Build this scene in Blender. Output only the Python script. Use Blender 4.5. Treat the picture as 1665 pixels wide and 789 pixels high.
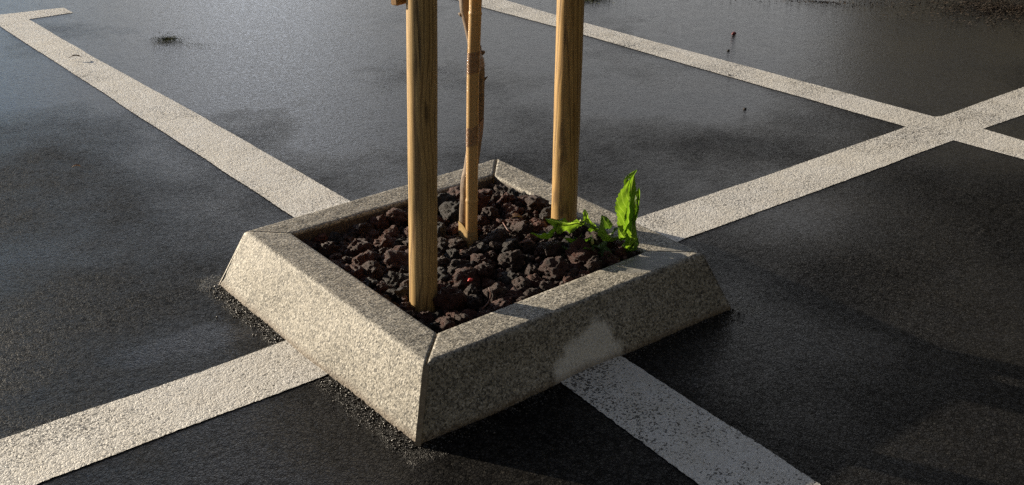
import bpy, bmesh, math, random
from mathutils import Vector, Matrix, noise
from mathutils.geometry import tessellate_polygon
random.seed(7)
R_ = math.radians
SC = bpy.context.scene
for o in list(bpy.data.objects): bpy.data.objects.remove(o)

# ------------------------------------------------------------------ camera
cam_d = bpy.data.cameras.new("camera"); cam = bpy.data.objects.new("camera", cam_d)
SC.collection.objects.link(cam); SC.camera = cam
rx = Vector((0.78229, -0.62291, -0.00256)); ry = Vector((-0.26306, -0.32665, -0.90780)); rz = Vector((0.56464, 0.71083, -0.41940))
m3 = Matrix((rx, -ry, -rz)).transposed()
cam.matrix_world = Matrix.Translation((-1.2669, -1.9429, 1.5717)) @ m3.to_4x4()
cam_d.sensor_fit = 'HORIZONTAL'; cam_d.sensor_width = 36; cam_d.lens = 38.316
cam_d.clip_start = 0.02; cam_d.clip_end = 2000

# ------------------------------------------------------------------ sky + sun
SUN_AZ = 114.5      # degrees from +X, counter-clockwise: where the sun stands
SUN_EL = 12.0
SKY_STR = 0.05
SUN_STR = 5.0
EXPO = 0.85
W = bpy.data.worlds.new("World"); SC.world = W; W.use_nodes = True
nt = W.node_tree; nt.nodes.clear()
out = nt.nodes.new('ShaderNodeOutputWorld'); bg = nt.nodes.new('ShaderNodeBackground')
sky = nt.nodes.new('ShaderNodeTexSky'); sky.sky_type = 'NISHITA'; sky.sun_disc = False
sky.sun_elevation = R_(SUN_EL); sky.sun_rotation = R_(90 - SUN_AZ)
sky.air_density = 0.65; sky.dust_density = 0.25; sky.ozone_density = 1.6
tc = nt.nodes.new('ShaderNodeTexCoord')
mp = nt.nodes.new('ShaderNodeMapping'); mp.inputs['Scale'].default_value = (1.0, 1.0, 2.6)
cn = nt.nodes.new('ShaderNodeTexNoise'); cn.inputs['Scale'].default_value = 2.3; cn.inputs['Detail'].default_value = 7; cn.inputs['Roughness'].default_value = .58
cr = nt.nodes.new('ShaderNodeValToRGB'); cr.color_ramp.elements[0].position = .56; cr.color_ramp.elements[1].position = .74
cm = nt.nodes.new('ShaderNodeMixRGB'); cm.inputs['Color2'].default_value = (12.4, 12.1, 11.8, 1)
nt.links.new(tc.outputs['Generated'], mp.inputs['Vector']); nt.links.new(mp.outputs[0], cn.inputs['Vector'])
nt.links.new(cn.outputs['Fac'], cr.inputs['Fac'])
# pale cloud banks stand low in the sky beyond the planter, the brightest of them small
def wn(kind, **k):
    n = nt.nodes.new(kind)
    for a, b in k.items(): setattr(n, a, b)
    return n
def toward(az, el, lo, hi):
    d = wn('ShaderNodeVectorMath', operation='DOT_PRODUCT'); nt.links.new(tc.outputs['Generated'], d.inputs[0])
    d.inputs[1].default_value = (math.cos(R_(az)) * math.cos(R_(el)), math.sin(R_(az)) * math.cos(R_(el)), math.sin(R_(el)))
    m = wn('ShaderNodeMapRange'); m.interpolation_type = 'SMOOTHSTEP'; m.inputs[1].default_value = math.cos(R_(lo)); m.inputs[2].default_value = math.cos(R_(hi)); nt.links.new(d.outputs['Value'], m.inputs[0]); return m.outputs[0]
def wm(op, a, b):
    n = wn('ShaderNodeMath', operation=op); n.use_clamp = True
    for i_, v in ((0, a), (1, b)):
        if isinstance(v, (int, float)): n.inputs[i_].default_value = v
        else: nt.links.new(v, n.inputs[i_])
    return n.outputs[0]
sx_ = wn('ShaderNodeSeparateXYZ'); nt.links.new(tc.outputs['Generated'], sx_.inputs[0])
band_ = wn('ShaderNodeMapRange'); band_.interpolation_type = 'SMOOTHSTEP'; band_.inputs[1].default_value = .70; band_.inputs[2].default_value = .26; nt.links.new(sx_.outputs[2], band_.inputs[0])
veil = wm('MULTIPLY', wm('MULTIPLY', band_.outputs[0], toward(42, 14, 44, 26)), wm('ADD', wm('MULTIPLY', cn.outputs['Fac'], 1.5), -.12))
core = wm('MULTIPLY', toward(64.5, 12.3, 4.4, 1.0), wm('ADD', wm('MULTIPLY', cn.outputs['Fac'], 1.2), .1))
cx_ = wn('ShaderNodeMath', operation='MAXIMUM'); nt.links.new(veil, cx_.inputs[0]); nt.links.new(wm('MULTIPLY', cr.outputs['Color'], .35), cx_.inputs[1])
cm2 = wn('ShaderNodeMixRGB'); cm2.inputs['Color2'].default_value = (52.0, 57.0, 66.0, 1); nt.links.new(core, cm2.inputs['Fac']); nt.links.new(cm.outputs['Color'], cm2.inputs['Color1'])
nt.links.new(cx_.outputs[0], cm.inputs['Fac'])
hs_ = nt.nodes.new('ShaderNodeHueSaturation'); hs_.inputs['Saturation'].default_value = .62; nt.links.new(sky.outputs['Color'], hs_.inputs['Color'])
bl_ = nt.nodes.new('ShaderNodeMixRGB'); nt.links.new(hs_.outputs['Color'], bl_.inputs['Color1']); hb_ = nt.nodes.new('ShaderNodeHueSaturation'); hb_.inputs['Saturation'].default_value = 1.35; hb_.inputs['Value'].default_value = 1.9; nt.links.new(sky.outputs['Color'], hb_.inputs['Color'])
nt.links.new(hb_.outputs['Color'], bl_.inputs['Color2']); nt.links.new(toward(82, 13, 15, 5), bl_.inputs['Fac'])   # a gap of clear blue
wt_ = nt.nodes.new('ShaderNodeMixRGB'); wt_.blend_type = 'MULTIPLY'; wt_.inputs['Fac'].default_value = 1; wt_.inputs['Color2'].default_value = (1.0, 1.0, 1.0, 1); nt.links.new(bl_.outputs['Color'], wt_.inputs['Color1'])
nt.links.new(wt_.outputs['Color'], cm.inputs['Color1']); nt.links.new(cm2.outputs['Color'], bg.inputs['Color'])
bg.inputs['Strength'].default_value = SKY_STR; nt.links.new(bg.outputs[0], out.inputs['Surface'])
sd = bpy.data.lights.new("sun", 'SUN'); sd.energy = SUN_STR; sd.angle = R_(0.55); sd.color = (1.0, .87, .68)
so = bpy.data.objects.new("sun", sd); SC.collection.objects.link(so)
sv = Vector((math.cos(R_(SUN_AZ)) * math.cos(R_(SUN_EL)), math.sin(R_(SUN_AZ)) * math.cos(R_(SUN_EL)), math.sin(R_(SUN_EL))))
so.rotation_euler = sv.to_track_quat('Z', 'Y').to_euler(); so.location = sv * 30
SC.view_settings.view_transform = 'Standard'; SC.view_settings.look = 'None'
SC.view_settings.gamma = 1; SC.view_settings.use_curve_mapping = False; SC.view_settings.exposure = EXPO
SC.cycles.use_denoising = False; SC.cycles.max_bounces = 6

# ------------------------------------------------------------------ helpers
def link(o, parent=None):
    SC.collection.objects.link(o)
    if parent: o.parent = parent
    return o
def mesh_obj(name, verts, faces, mat, parent=None, smooth=True):
    me = bpy.data.meshes.new(name); me.from_pydata([tuple(v) for v in verts], [], faces); me.update()
    if mat: me.materials.append(mat)
    if smooth:
        me.polygons.foreach_set('use_smooth', [True] * len(me.polygons)); me.update()
    return link(bpy.data.objects.new(name, me), parent)
def empty(name, loc=(0, 0, 0)):
    o = bpy.data.objects.new(name, None); o.location = loc; o.empty_display_size = .05; return link(o)
def tag(o, label=None, cat=None, group=None, kind=None):
    if label: o['label'] = label
    if cat: o['category'] = cat
    if group: o['group'] = group
    if kind: o['kind'] = kind
    return o
class NT:
    def __init__(s, name):
        s.m = bpy.data.materials.new(name); s.m.use_nodes = True; s.t = s.m.node_tree; s.n = s.t.nodes; s.l = s.t.links
        s.b = s.n['Principled BSDF']; s.out = s.n['Material Output']
        s.tc = s.n.new('ShaderNodeTexCoord')
    def lk(s, a, b): s.l.new(a, b)
    def setin(s, inp, v):
        if isinstance(v, (int, float, tuple)): inp.default_value = v
        else: s.lk(v, inp)
    def map(s, vec=None, scale=(1, 1, 1), rot=(0, 0, 0), loc=(0, 0, 0)):
        n = s.n.new('ShaderNodeMapping'); n.inputs['Scale'].default_value = scale; n.inputs['Rotation'].default_value = rot; n.inputs['Location'].default_value = loc
        s.lk(vec or s.tc.outputs['Object'], n.inputs['Vector']); return n.outputs[0]
    def noise(s, scale, detail=4, rough=.55, vec=None, dist=0, color=False):
        n = s.n.new('ShaderNodeTexNoise'); n.inputs['Scale'].default_value = scale; n.inputs['Detail'].default_value = detail
        n.inputs['Roughness'].default_value = rough; n.inputs['Distortion'].default_value = dist
        s.lk(vec or s.tc.outputs['Object'], n.inputs['Vector']); return n.outputs['Color' if color else 'Fac']
    def vor(s, scale, feature='F1', out='Distance', vec=None, rnd=1.0):
        n = s.n.new('ShaderNodeTexVoronoi'); n.feature = feature; n.inputs['Scale'].default_value = scale; n.inputs['Randomness'].default_value = rnd
        s.lk(vec or s.tc.outputs['Object'], n.inputs['Vector']); return n.outputs[out]
    def ramp(s, fac, stops, interp='LINEAR'):
        n = s.n.new('ShaderNodeValToRGB'); e = n.color_ramp.elements; n.color_ramp.interpolation = interp
        while len(e) < len(stops): e.new(.5)
        for k, (p, c) in enumerate(stops):
            e[k].position = p; e[k].color = (c, c, c, 1) if isinstance(c, (int, float)) else (*c, 1)
        s.lk(fac, n.inputs['Fac']); return n.outputs['Color']
    def mix(s, fac, a, b, mode='MIX'):
        n = s.n.new('ShaderNodeMixRGB'); n.blend_type = mode
        for i, v in zip((0, 1, 2), (fac, a, b)):
            if isinstance(v, tuple): n.inputs[i].default_value = (*v, 1)
            elif isinstance(v, (int, float)): n.inputs[i].default_value = v if i == 0 else (v, v, v, 1)
            else: s.lk(v, n.inputs[i])
        return n.outputs[0]
    def math(s, op, a, b=0.0, c=None):
        n = s.n.new('ShaderNodeMath'); n.operation = op; s.setin(n.inputs[0], a); s.setin(n.inputs[1], b)
        if c is not None: s.setin(n.inputs[2], c)
        return n.outputs[0]
    def xyz(s, vec=None):
        n = s.n.new('ShaderNodeSeparateXYZ'); s.lk(vec or s.tc.outputs['Object'], n.inputs[0]); return n.outputs
    def bump(s, h, dist=.002, strength=1.0, normal=None):
        n = s.n.new('ShaderNodeBump'); n.inputs['Distance'].default_value = dist; s.setin(n.inputs['Strength'], strength); s.lk(h, n.inputs['Height'])
        if normal: s.lk(normal, n.inputs['Normal'])
        return n.outputs[0]
    def done(s, color=None, rough=None, normal=None, spec=None):
        if color is not None: s.setin(s.b.inputs['Base Color'], (*color, 1) if isinstance(color, tuple) else color)
        if rough is not None: s.setin(s.b.inputs['Roughness'], rough)
        if normal is not None: s.lk(normal, s.b.inputs['Normal'])
        if spec is not None: s.setin(s.b.inputs['Specular IOR Level'], spec)
        return s.m

# ------------------------------------------------------------------ materials
def ellipse(M, cx, cy, ax, ay, rot=0.0, wob=.35):
    """0 at the middle, 1 at the rim of a wobbly ellipse on the ground"""
    v = M.map(loc=(-cx, -cy, 0))
    v2 = M.map(vec=v, rot=(0, 0, rot))
    x, y, z = M.xyz(v2)
    dx = M.math('DIVIDE', x, ax); dy = M.math('DIVIDE', y, ay)
    d = M.math('SQRT', M.math('ADD', M.math('MULTIPLY', dx, dx), M.math('MULTIPLY', dy, dy)))
    n = M.noise(5, 5, .6)
    return M.math('ADD', d, M.math('MULTIPLY', M.math('SUBTRACT', n, .5), wob * 2))
def asphalt_nodes(M):
    # stone chips: every cell is its own small tilted facet with a dark gap round it
    nz = M.noise(75, 5, .62); nb = M.noise(14, 4, .6)
    wv = M.n.new('ShaderNodeVectorMath'); wv.operation = 'ADD'; ws = M.n.new('ShaderNodeVectorMath'); ws.operation = 'SCALE'; ws.inputs['Scale'].default_value = .006
    M.lk(M.noise(130, 3, .6, color=True), ws.inputs[0]); M.lk(M.tc.outputs['Object'], wv.inputs[0]); M.lk(ws.outputs[0], wv.inputs[1]); vec = wv.outputs[0]
    def chips(scale):
        v = M.n.new('ShaderNodeTexVoronoi'); v.inputs['Scale'].default_value = scale; M.lk(vec, v.inputs['Vector'])
        d = M.n.new('ShaderNodeVectorMath'); d.operation = 'SUBTRACT'; M.lk(vec, d.inputs[0]); M.lk(v.outputs['Position'], d.inputs[1])
        q = M.n.new('ShaderNodeVectorMath'); q.operation = 'SUBTRACT'; M.lk(v.outputs['Color'], q.inputs[0]); q.inputs[1].default_value = (.5, .5, .5)
        t = M.n.new('ShaderNodeVectorMath'); t.operation = 'DOT_PRODUCT'; M.lk(d.outputs[0], t.inputs[0]); M.lk(q.outputs[0], t.inputs[1])
        cx = M.xyz(v.outputs['Color']); ed = M.vor(scale, 'DISTANCE_TO_EDGE', vec=vec)
        gap = M.ramp(ed, [(.02, 0.0), (.16, 1.0)])
        return M.math('ADD', M.math('MULTIPLY', t.outputs['Value'], .42 * scale), M.math('ADD', M.math('MULTIPLY', cx[1], .30), M.math('MULTIPLY', gap, .62))), gap, cx
    h1, gap1, cx1 = chips(88); h2, gap2, cx2 = chips(190)
    h = M.math('ADD', M.math('ADD', M.math('MULTIPLY', h1, .55), M.math('MULTIPLY', h2, .22)), M.math('MULTIPLY', nz, .8))
    pit = M.ramp(M.noise(46, 5, .68, dist=.5), [(.40, 0.0), (.52, 1.0)])
    cell = M.mix(1, M.mix(1, M.mix(.35, gap2, (1.0, 1.0, 1.0)), gap1, 'MULTIPLY'), M.mix(.14, pit, (1.0, 1.0, 1.0)), 'MULTIPLY')
    h = M.math('ADD', h, M.math('MULTIPLY', pit, .55))
    # pressed-in water film: large calm patches
    big = M.noise(.85, 5, .55, vec=M.map(loc=(3.1, 1.7, 0)))
    x0, y0, z0 = M.xyz()
    far = M.math('MULTIPLY', M.math('ADD', y0, M.math('MULTIPLY', x0, .55)), .055)     # the lot dips towards the back and holds more water there
    film = M.ramp(M.math('ADD', big, far), [(.43, 0.0), (.70, 1.0)])
    p1 = M.ramp(ellipse(M, -.30, .76, .30, .12, .15, .6), [(.55, .8), (1.3, 0.0)])
    p2 = M.ramp(ellipse(M, 1.12, -.42, .26, .20, .5, .8), [(.3, .75), (1.5, 0.0)])
    p3 = M.ramp(ellipse(M, 3.9, 1.9, 1.3, 1.6, .1), [(.6, 1.0), (1.2, 0.0)])
    film = M.mix(1, M.mix(1, M.mix(1, film, p1, 'LIGHTEN'), p2, 'LIGHTEN'), p3, 'LIGHTEN')
    # coarse crumbs swept against the kerbs
    x, y, z = M.xyz()
    ax = M.math('ABSOLUTE', M.math('SUBTRACT', x, .5)); ay = M.math('ABSOLUTE', M.math('SUBTRACT', y, .5))
    dk = M.math('ADD', M.math('SUBTRACT', M.math('MAXIMUM', ax, ay), .57), M.math('MULTIPLY', M.math('SUBTRACT', nb, .5), .07))
    kerb = M.ramp(dk, [(.0, 1.0), (.075, 0.0)])
    st = M.math('ADD', M.math('SUBTRACT', .52, M.math('MULTIPLY', film, .36)), M.math('MULTIPLY', kerb, .9))
    return h, nz, nb, cell, film, kerb, st
def mat_asphalt():
    M = NT('wet_asphalt')
    h, nz, nb, cell, film, kerb, st = asphalt_nodes(M)
    nrm = M.bump(h, .0052, st)
    nrm = M.bump(M.noise(6, 3, .5), .01, .12, nrm)
    spk = M.vor(150, out='Color'); spx = M.xyz(spk)[0]
    col = M.ramp(spx, [(0, (.010, .010, .0105)), (.7, (.018, .0175, .0175)), (.95, (.028, .027, .026)), (.992, (.055, .053, .05))])
    col = M.mix(1, col, M.mix(M.math('MULTIPLY', film, .7), M.ramp(cell, [(0, .25), (.8, 1.1)]), (1.0, 1.0, 1.0)), 'MULTIPLY')
    col = M.mix(film, col, M.mix(.45, col, (.020, .019, .0185)))
    tint = M.ramp(M.noise(1.7, 4, .6), [(.35, (.82, .84, .9)), (.65, (1.18, 1.12, 1.0))])
    col = M.mix(1, col, tint, 'MULTIPLY')
    rust = M.ramp(M.math('MULTIPLY', kerb, nb), [(.42, 0.0), (.6, .6)])
    col = M.mix(rust, col, (.045, .026, .017))
    rough = M.math('SUBTRACT', M.math('ADD', .44, M.math('MULTIPLY', M.math('SUBTRACT', nb, .5), .25)), M.math('MULTIPLY', film, .31))
    # water film mirrors the sky, rough tarmac hardly; cell puts crevice occlusion into it
    shine = M.math('MULTIPLY', M.math('ADD', .20, M.math('MULTIPLY', film, .44)), M.math('ADD', M.math('ADD', .16, M.math('MULTIPLY', film, .14)), M.math('MULTIPLY', cell, .95)))
    M.done(col, rough, nrm, shine)
    M.b.inputs['IOR'].default_value = 1.42
    return M.m
def mat_paint():
    M = NT('road_paint')
    h, nz, nb, cell, film, kerb, st = asphalt_nodes(M)
    fine = M.noise(170, 5, .7); patch = M.noise(3.1, 4, .6)
    holes = M.math('ADD', M.noise(130, 4, .62), M.math('MULTIPLY', M.math('SUBTRACT', patch, .5), .45))
    fx, fy, fz_ = M.xyz(); holes = M.math('ADD', holes, M.math('MULTIPLY', M.math('LESS_THAN', fy, -.05), -.008))
    holes = M.math('ADD', holes, M.math('MULTIPLY', M.math('SUBTRACT', .62, M.xyz(cell)[0]), .12))
    hole = M.ramp(holes, [(.635, 0.0), (.665, 1.0)])
    wear = M.ramp(M.noise(9, 6, .7), [(.35, (.70, .665, .60)), (.7, (.83, .81, .765))])
    tint = M.ramp(M.noise(1.3, 3, .6), [(.35, (.93, .93, .94)), (.7, (1.0, .985, .95))])
    col = M.mix(1, wear, tint, 'MULTIPLY')
    col = M.mix(M.math('MULTIPLY', M.ramp(M.noise(60, 4, .7), [(.5, 0.0), (.75, 1.0)]), .22), col, (.40, .37, .33))
    col = M.mix(M.math('MULTIPLY', hole, .9), col, (.04, .037, .034))
    hh = M.math('ADD', M.math('MULTIPLY', h, .7), M.math('MULTIPLY', hole, -.55))
    nrm = M.bump(hh, .0030, 1.0)
    nrm = M.bump(fine, .0008, .5, nrm)
    rough = M.math('ADD', .38, M.math('MULTIPLY', nb, .25))
    return M.done(col, rough, nrm, .45)
def mat_granite():
    M = NT('granite')
    big = M.noise(150, 3, .6); c1 = M.vor(180, out='Color'); g = M.xyz(c1)
    col = M.ramp(g[0], [(0, (.035, .034, .033)), (.27, (.07, .067, .062)), (.33, (.25, .235, .20)), (.6, (.37, .345, .295)), (.84, (.50, .475, .42)), (1, (.74, .71, .65))])
    n2 = M.noise(245, 3, .75, dist=.8); col = M.mix(.40, col, M.ramp(n2, [(.41, (.05, .048, .044)), (.5, (.33, .31, .265)), (.60, (.64, .61, .54))]))
    st = M.ramp(M.noise(5, 6, .65), [(.3, (.80, .78, .74)), (.7, (1.06, 1.04, 1.0))]); col = M.mix(1, col, st, 'MULTIPLY')
    # white paint carried up the two outer faces where the lines meet the planter
    x, y, z = M.xyz(); wob = M.noise(16, 5, .65); w = M.math('MULTIPLY', M.math('SUBTRACT', wob, .5), .09)
    def soft(v, lo, hi):
        n = M.n.new('ShaderNodeMapRange'); n.interpolation_type = 'SMOOTHSTEP'; n.inputs[1].default_value = lo; n.inputs[2].default_value = hi; M.lk(v, n.inputs[0]); return n.outputs[0]
    xd = M.math('ADD', M.math('ABSOLUTE', M.math('SUBTRACT', x, .50)), M.math('MULTIPLY', z, .35))
    top = M.math('SUBTRACT', .135, M.math('MULTIPLY', M.math('ABSOLUTE', M.math('SUBTRACT', x, .54)), .55))
    m1 = M.math('MULTIPLY', soft(M.math('ADD', xd, w), .138, .118), soft(M.math('SUBTRACT', M.math('ADD', z, w), top), .012, -.022))
    m1 = M.math('MULTIPLY', m1, M.math('LESS_THAN', y, .012))
    m1 = M.math('MULTIPLY', m1, M.ramp(M.noise(150, 5, .7), [(.38, .55), (.55, 1.0)]))
    col = M.mix(m1, col, (.80, .78, .73))
    # thin cement smear over the top beside the far right corner
    m2 = M.ramp(ellipse(M, .86, .055, .15, .055, 0, .22), [(.75, 1.0), (1.05, 0.0)])
    m2 = M.math('MULTIPLY', m2, M.math('GREATER_THAN', z, .165))
    col = M.mix(M.math('MULTIPLY', m2, .8), col, (.25, .245, .23))
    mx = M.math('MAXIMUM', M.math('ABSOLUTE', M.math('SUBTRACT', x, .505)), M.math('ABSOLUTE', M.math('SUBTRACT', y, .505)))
    inner = M.math('MULTIPLY', M.math('LESS_THAN', mx, .45), soft(M.math('ADD', z, M.math('MULTIPLY', w, .12)), .172, .162))       # brown dirt and shade put into the colour of the inner faces
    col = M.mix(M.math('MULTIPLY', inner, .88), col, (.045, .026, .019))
    low = M.ramp(M.math('ADD', z, M.math('MULTIPLY', w, .25)), [(.004, 1.0), (.024, 0.0)])
    col = M.mix(M.math('MULTIPLY', low, .6), col, (.13, .085, .05))
    nrm = M.bump(M.noise(165, 4, .65), .0034, M.math('SUBTRACT', .95, M.math('MULTIPLY', m2, .6)))
    nrm = M.bump(M.noise(22, 4, .55), .006, .35, nrm)
    return M.done(col, M.math('ADD', .5, M.math('MULTIPLY', big, .2)), nrm, .4)
def mat_simple(name, c0, c1, scale, rough=.7, bump=.002, bs=None, det=5):
    M = NT(name); n = M.noise(scale, det, .65)
    return M.done(M.ramp(n, [(.3, c0), (.7, c1)]), rough, M.bump(M.noise(bs or scale * 2, 5, .65), bump, .8))
def mat_rock(name, dark, mid, hi):
    M = NT(name)
    info = M.n.new('ShaderNodeObjectInfo')
    n = M.noise(28, 6, .65); n2 = M.noise(120, 4, .7)
    col = M.ramp(M.math('ADD', M.math('MULTIPLY', n, .7), M.math('MULTIPLY', n2, .3)), [(.34, dark), (.52, mid), (.68, hi)])
    v = M.ramp(info.outputs['Random'], [(0, .65), (1, 1.35)]); col = M.mix(1, col, v, 'MULTIPLY')
    p = M.vor(210, 'SMOOTH_F1'); q = M.vor(430)
    hgt = M.math('ADD', M.math('MULTIPLY', M.ramp(p, [(.1, 0.0), (.55, 1.0)]), .8), M.math('ADD', M.math('MULTIPLY', q, .5), M.math('MULTIPLY', n2, .8)))
    return M.done(col, .62, M.bump(hgt, .0030, 1.0), .42)
def mat_wood(name, c0, c1, c2, seed, gs=1.0):
    M = NT(name)
    v = M.map(scale=(1, 1, .045), loc=(seed, seed * .7, seed * .3))
    warp = M.noise(9, 3, .5, vec=v)
    # growth rings cut lengthwise, bent round a knot
    x, y, z = M.xyz()
    r = M.math('ADD', M.math('MULTIPLY', x, 560 * gs), M.math('ADD', M.math('MULTIPLY', warp, 34.0), M.math('MULTIPLY', y, 300 * gs)))
    kn = M.vor(1.0, vec=M.map(scale=(14, 14, 2.6), loc=(seed * 3, 0, seed)))
    r = M.math('ADD', r, M.math('MULTIPLY', M.ramp(kn, [(0.0, 1.0), (.42, 0.0)]), 9.0))
    s = M.math('ADD', M.math('MULTIPLY', M.math('SINE', r), .5), .5)
    col = M.ramp(s, [(.0, c1), (.70, c1), (.96, c0), (1, c0)])
    fib = M.noise(260, 4, .7, vec=M.map(scale=(1, 1, .02)))
    col = M.mix(.55, col, M.ramp(fib, [(.3, c0), (.7, c2)]))
    knot = M.ramp(kn, [(.05, 1.0), (.11, 0.0)]); col = M.mix(M.math('MULTIPLY', knot, .75), col, (.06, .035, .018))
    col = M.mix(1, col, M.ramp(M.noise(3, 4, .6), [(.3, (.82, .84, .82)), (.7, (1.1, 1.06, 1.0))]), 'MULTIPLY')
    crack = M.ramp(M.noise(70, 3, .5, vec=M.map(scale=(1, 1, .02), loc=(seed, 2, 0))), [(.70, 0.0), (.74, 1.0)])
    col = M.mix(M.math('MULTIPLY', crack, .75), col, (.03, .018, .01))
    h = M.math('SUBTRACT', M.math('ADD', M.math('MULTIPLY', fib, .6), M.math('MULTIPLY', s, -.3)), M.math('MULTIPLY', crack, 1.6))
    return M.done(col, .52, M.bump(h, .0011, .8), .4)
def mat_leaf(name, c0, c1, vein, trans=.45):
    M = NT(name); n = M.noise(45, 4, .6)
    col = M.ramp(n, [(.3, c0), (.7, c1)])
    u = M.n.new('ShaderNodeUVMap'); ux = M.xyz(u.outputs['UV'])
    mid = M.ramp(M.math('ABSOLUTE', ux[0]), [(.03, 1.0), (.09, 0.0)])
    side = M.math('SINE', M.math('MULTIPLY', M.math('SUBTRACT', ux[1], M.math('MULTIPLY', M.math('ABSOLUTE', ux[0]), .35)), 46.0))
    sidem = M.ramp(side, [(.86, 0.0), (1.0, .5)])
    col = M.mix(M.mix(1, mid, sidem, 'LIGHTEN'), col, vein)
    nrm = M.bump(M.math('ADD', M.math('MULTIPLY', n, .8), M.math('MULTIPLY', side, -.25)), .002, .7)
    M.done(col, .42, nrm, .5)
    tr = M.n.new('ShaderNodeBsdfTranslucent'); ms = M.n.new('ShaderNodeMixShader'); ms.inputs[0].default_value = trans
    tcol = M.mix(1, col, (1.5, 1.7, .55), 'MULTIPLY'); M.lk(tcol, tr.inputs['Color'])
    M.lk(M.b.outputs[0], ms.inputs[1]); M.lk(tr.outputs[0], ms.inputs[2]); M.lk(ms.outputs[0], M.out.inputs['Surface'])
    return M.m
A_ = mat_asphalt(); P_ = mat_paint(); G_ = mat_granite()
MORTAR = mat_simple('mortar', (.16, .115, .07), (.34, .27, .18), 60, .8, .002, 240)
SOIL = mat_simple('soil', (.010, .007, .006), (.035, .022, .016), 30, .9, .006, 90)
RED = mat_rock('red_lava', (.016, .008, .006), (.105, .034, .021), (.28, .105, .066))
GREY = mat_rock('grey_lava', (.010, .007, .006), (.030, .022, .019), (.105, .082, .070))
BROWN = mat_rock('brown_lava', (.013, .008, .006), (.060, .030, .022), (.20, .105, .076))

# ------------------------------------------------------------------ ground and markings
def quad_sheet(name, pts, mat, z): return mesh_obj(name, [(x, y, z) for x, y in pts], [tuple(range(len(pts)))], mat, smooth=False)
g = quad_sheet('asphalt_ground', [(-300, -300), (300, -300), (300, 300), (-300, 300)], A_, 0)
tag(g, 'wet dark asphalt of the parking lot', kind='structure')
def jit_edge(a, b, step=.006, amp=.0016, sd=0.0):
    a = Vector(a); b = Vector(b); L = (b - a).length; n = max(2, int(L / step)); t = (b - a) / L; p = Vector((-t.y, t.x)); r = []
    for i in range(n):
        q = a.lerp(b, i / n)
        k = noise.noise(Vector((q.x * 55, q.y * 55, sd))) * amp * 1.4 + noise.noise(Vector((q.x * 210, q.y * 210, sd))) * amp + noise.noise(Vector((q.x * 4, q.y * 4, sd))) * .004
        r.append(q + p * k)
    return r
def painted(pts, label, z=.002, amp=.0016):
    bm = bmesh.new(); ring = []
    for i in range(len(pts)): ring += jit_edge(pts[i], pts[(i + 1) % len(pts)], sd=i + z * 1000, amp=amp)
    vs = [bm.verts.new((p.x, p.y, z)) for p in ring]
    for t3 in tessellate_polygon([[Vector((p.x, p.y, 0)) for p in ring]]):
        try: bm.faces.new([vs[q] for q in t3])
        except ValueError: pass
    bmesh.ops.recalc_face_normals(bm, faces=bm.faces)
    for f in bm.faces:
        if f.normal.z < 0: f.normal_flip()
    me = bpy.data.meshes.new('painted_line'); bm.to_mesh(me); bm.free(); me.materials.append(P_)
    return tag(link(bpy.data.objects.new('painted_line', me)), label, kind='structure')
painted([(.377, 5.30), (.3765, 3.728), (.373, 2.694), (.3695, 1.553), (.368, .98), (.608, .98), (.605, 1.409), (.599, 2.657), (.572, 3.921), (.568, 5.184), (.848, 5.188), (.845, 5.37), (.465, 5.425), (.35, 5.41)],
        'white bay line behind the planter with a short end bar')
painted([(.40, .0), (.39, -.087), (.351, -.605), (.30, -1.5), (.53, -1.5), (.568, -.779), (.584, -.594), (.612, -.077), (.615, .0)], 'worn white line in front of the planter', amp=.0022)
painted([(-2.6, .60), (-.863, .604), (-.319, .592), (-.084, .601), (.02, .601), (.02, .361), (-.087, .363), (-.42, .366), (-.855, .362), (-2.6, .365)], 'white line left of the planter')
painted([(1.0, .372), (1.328, .369), (2.148, .355), (2.976, .349), (2.987, .037), (3.00, -.8), (3.22, -.8), (3.206, .153), (3.216, .351), (3.548, .34), (5.5, .33), (5.5, .57), (3.966, .566), (3.243, .563),
         (3.199, .582), (3.186, 2.177), (3.178, 3.186), (3.196, 3.743), (3.20, 5.6), (2.95, 5.6), (2.952, 3.676), (2.979, 2.974), (2.971, 1.972), (2.975, .579), (1.867, .584), (1.325, .598), (1.0, .607)],
        'white bay lines right of the planter that cross each other')

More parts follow.
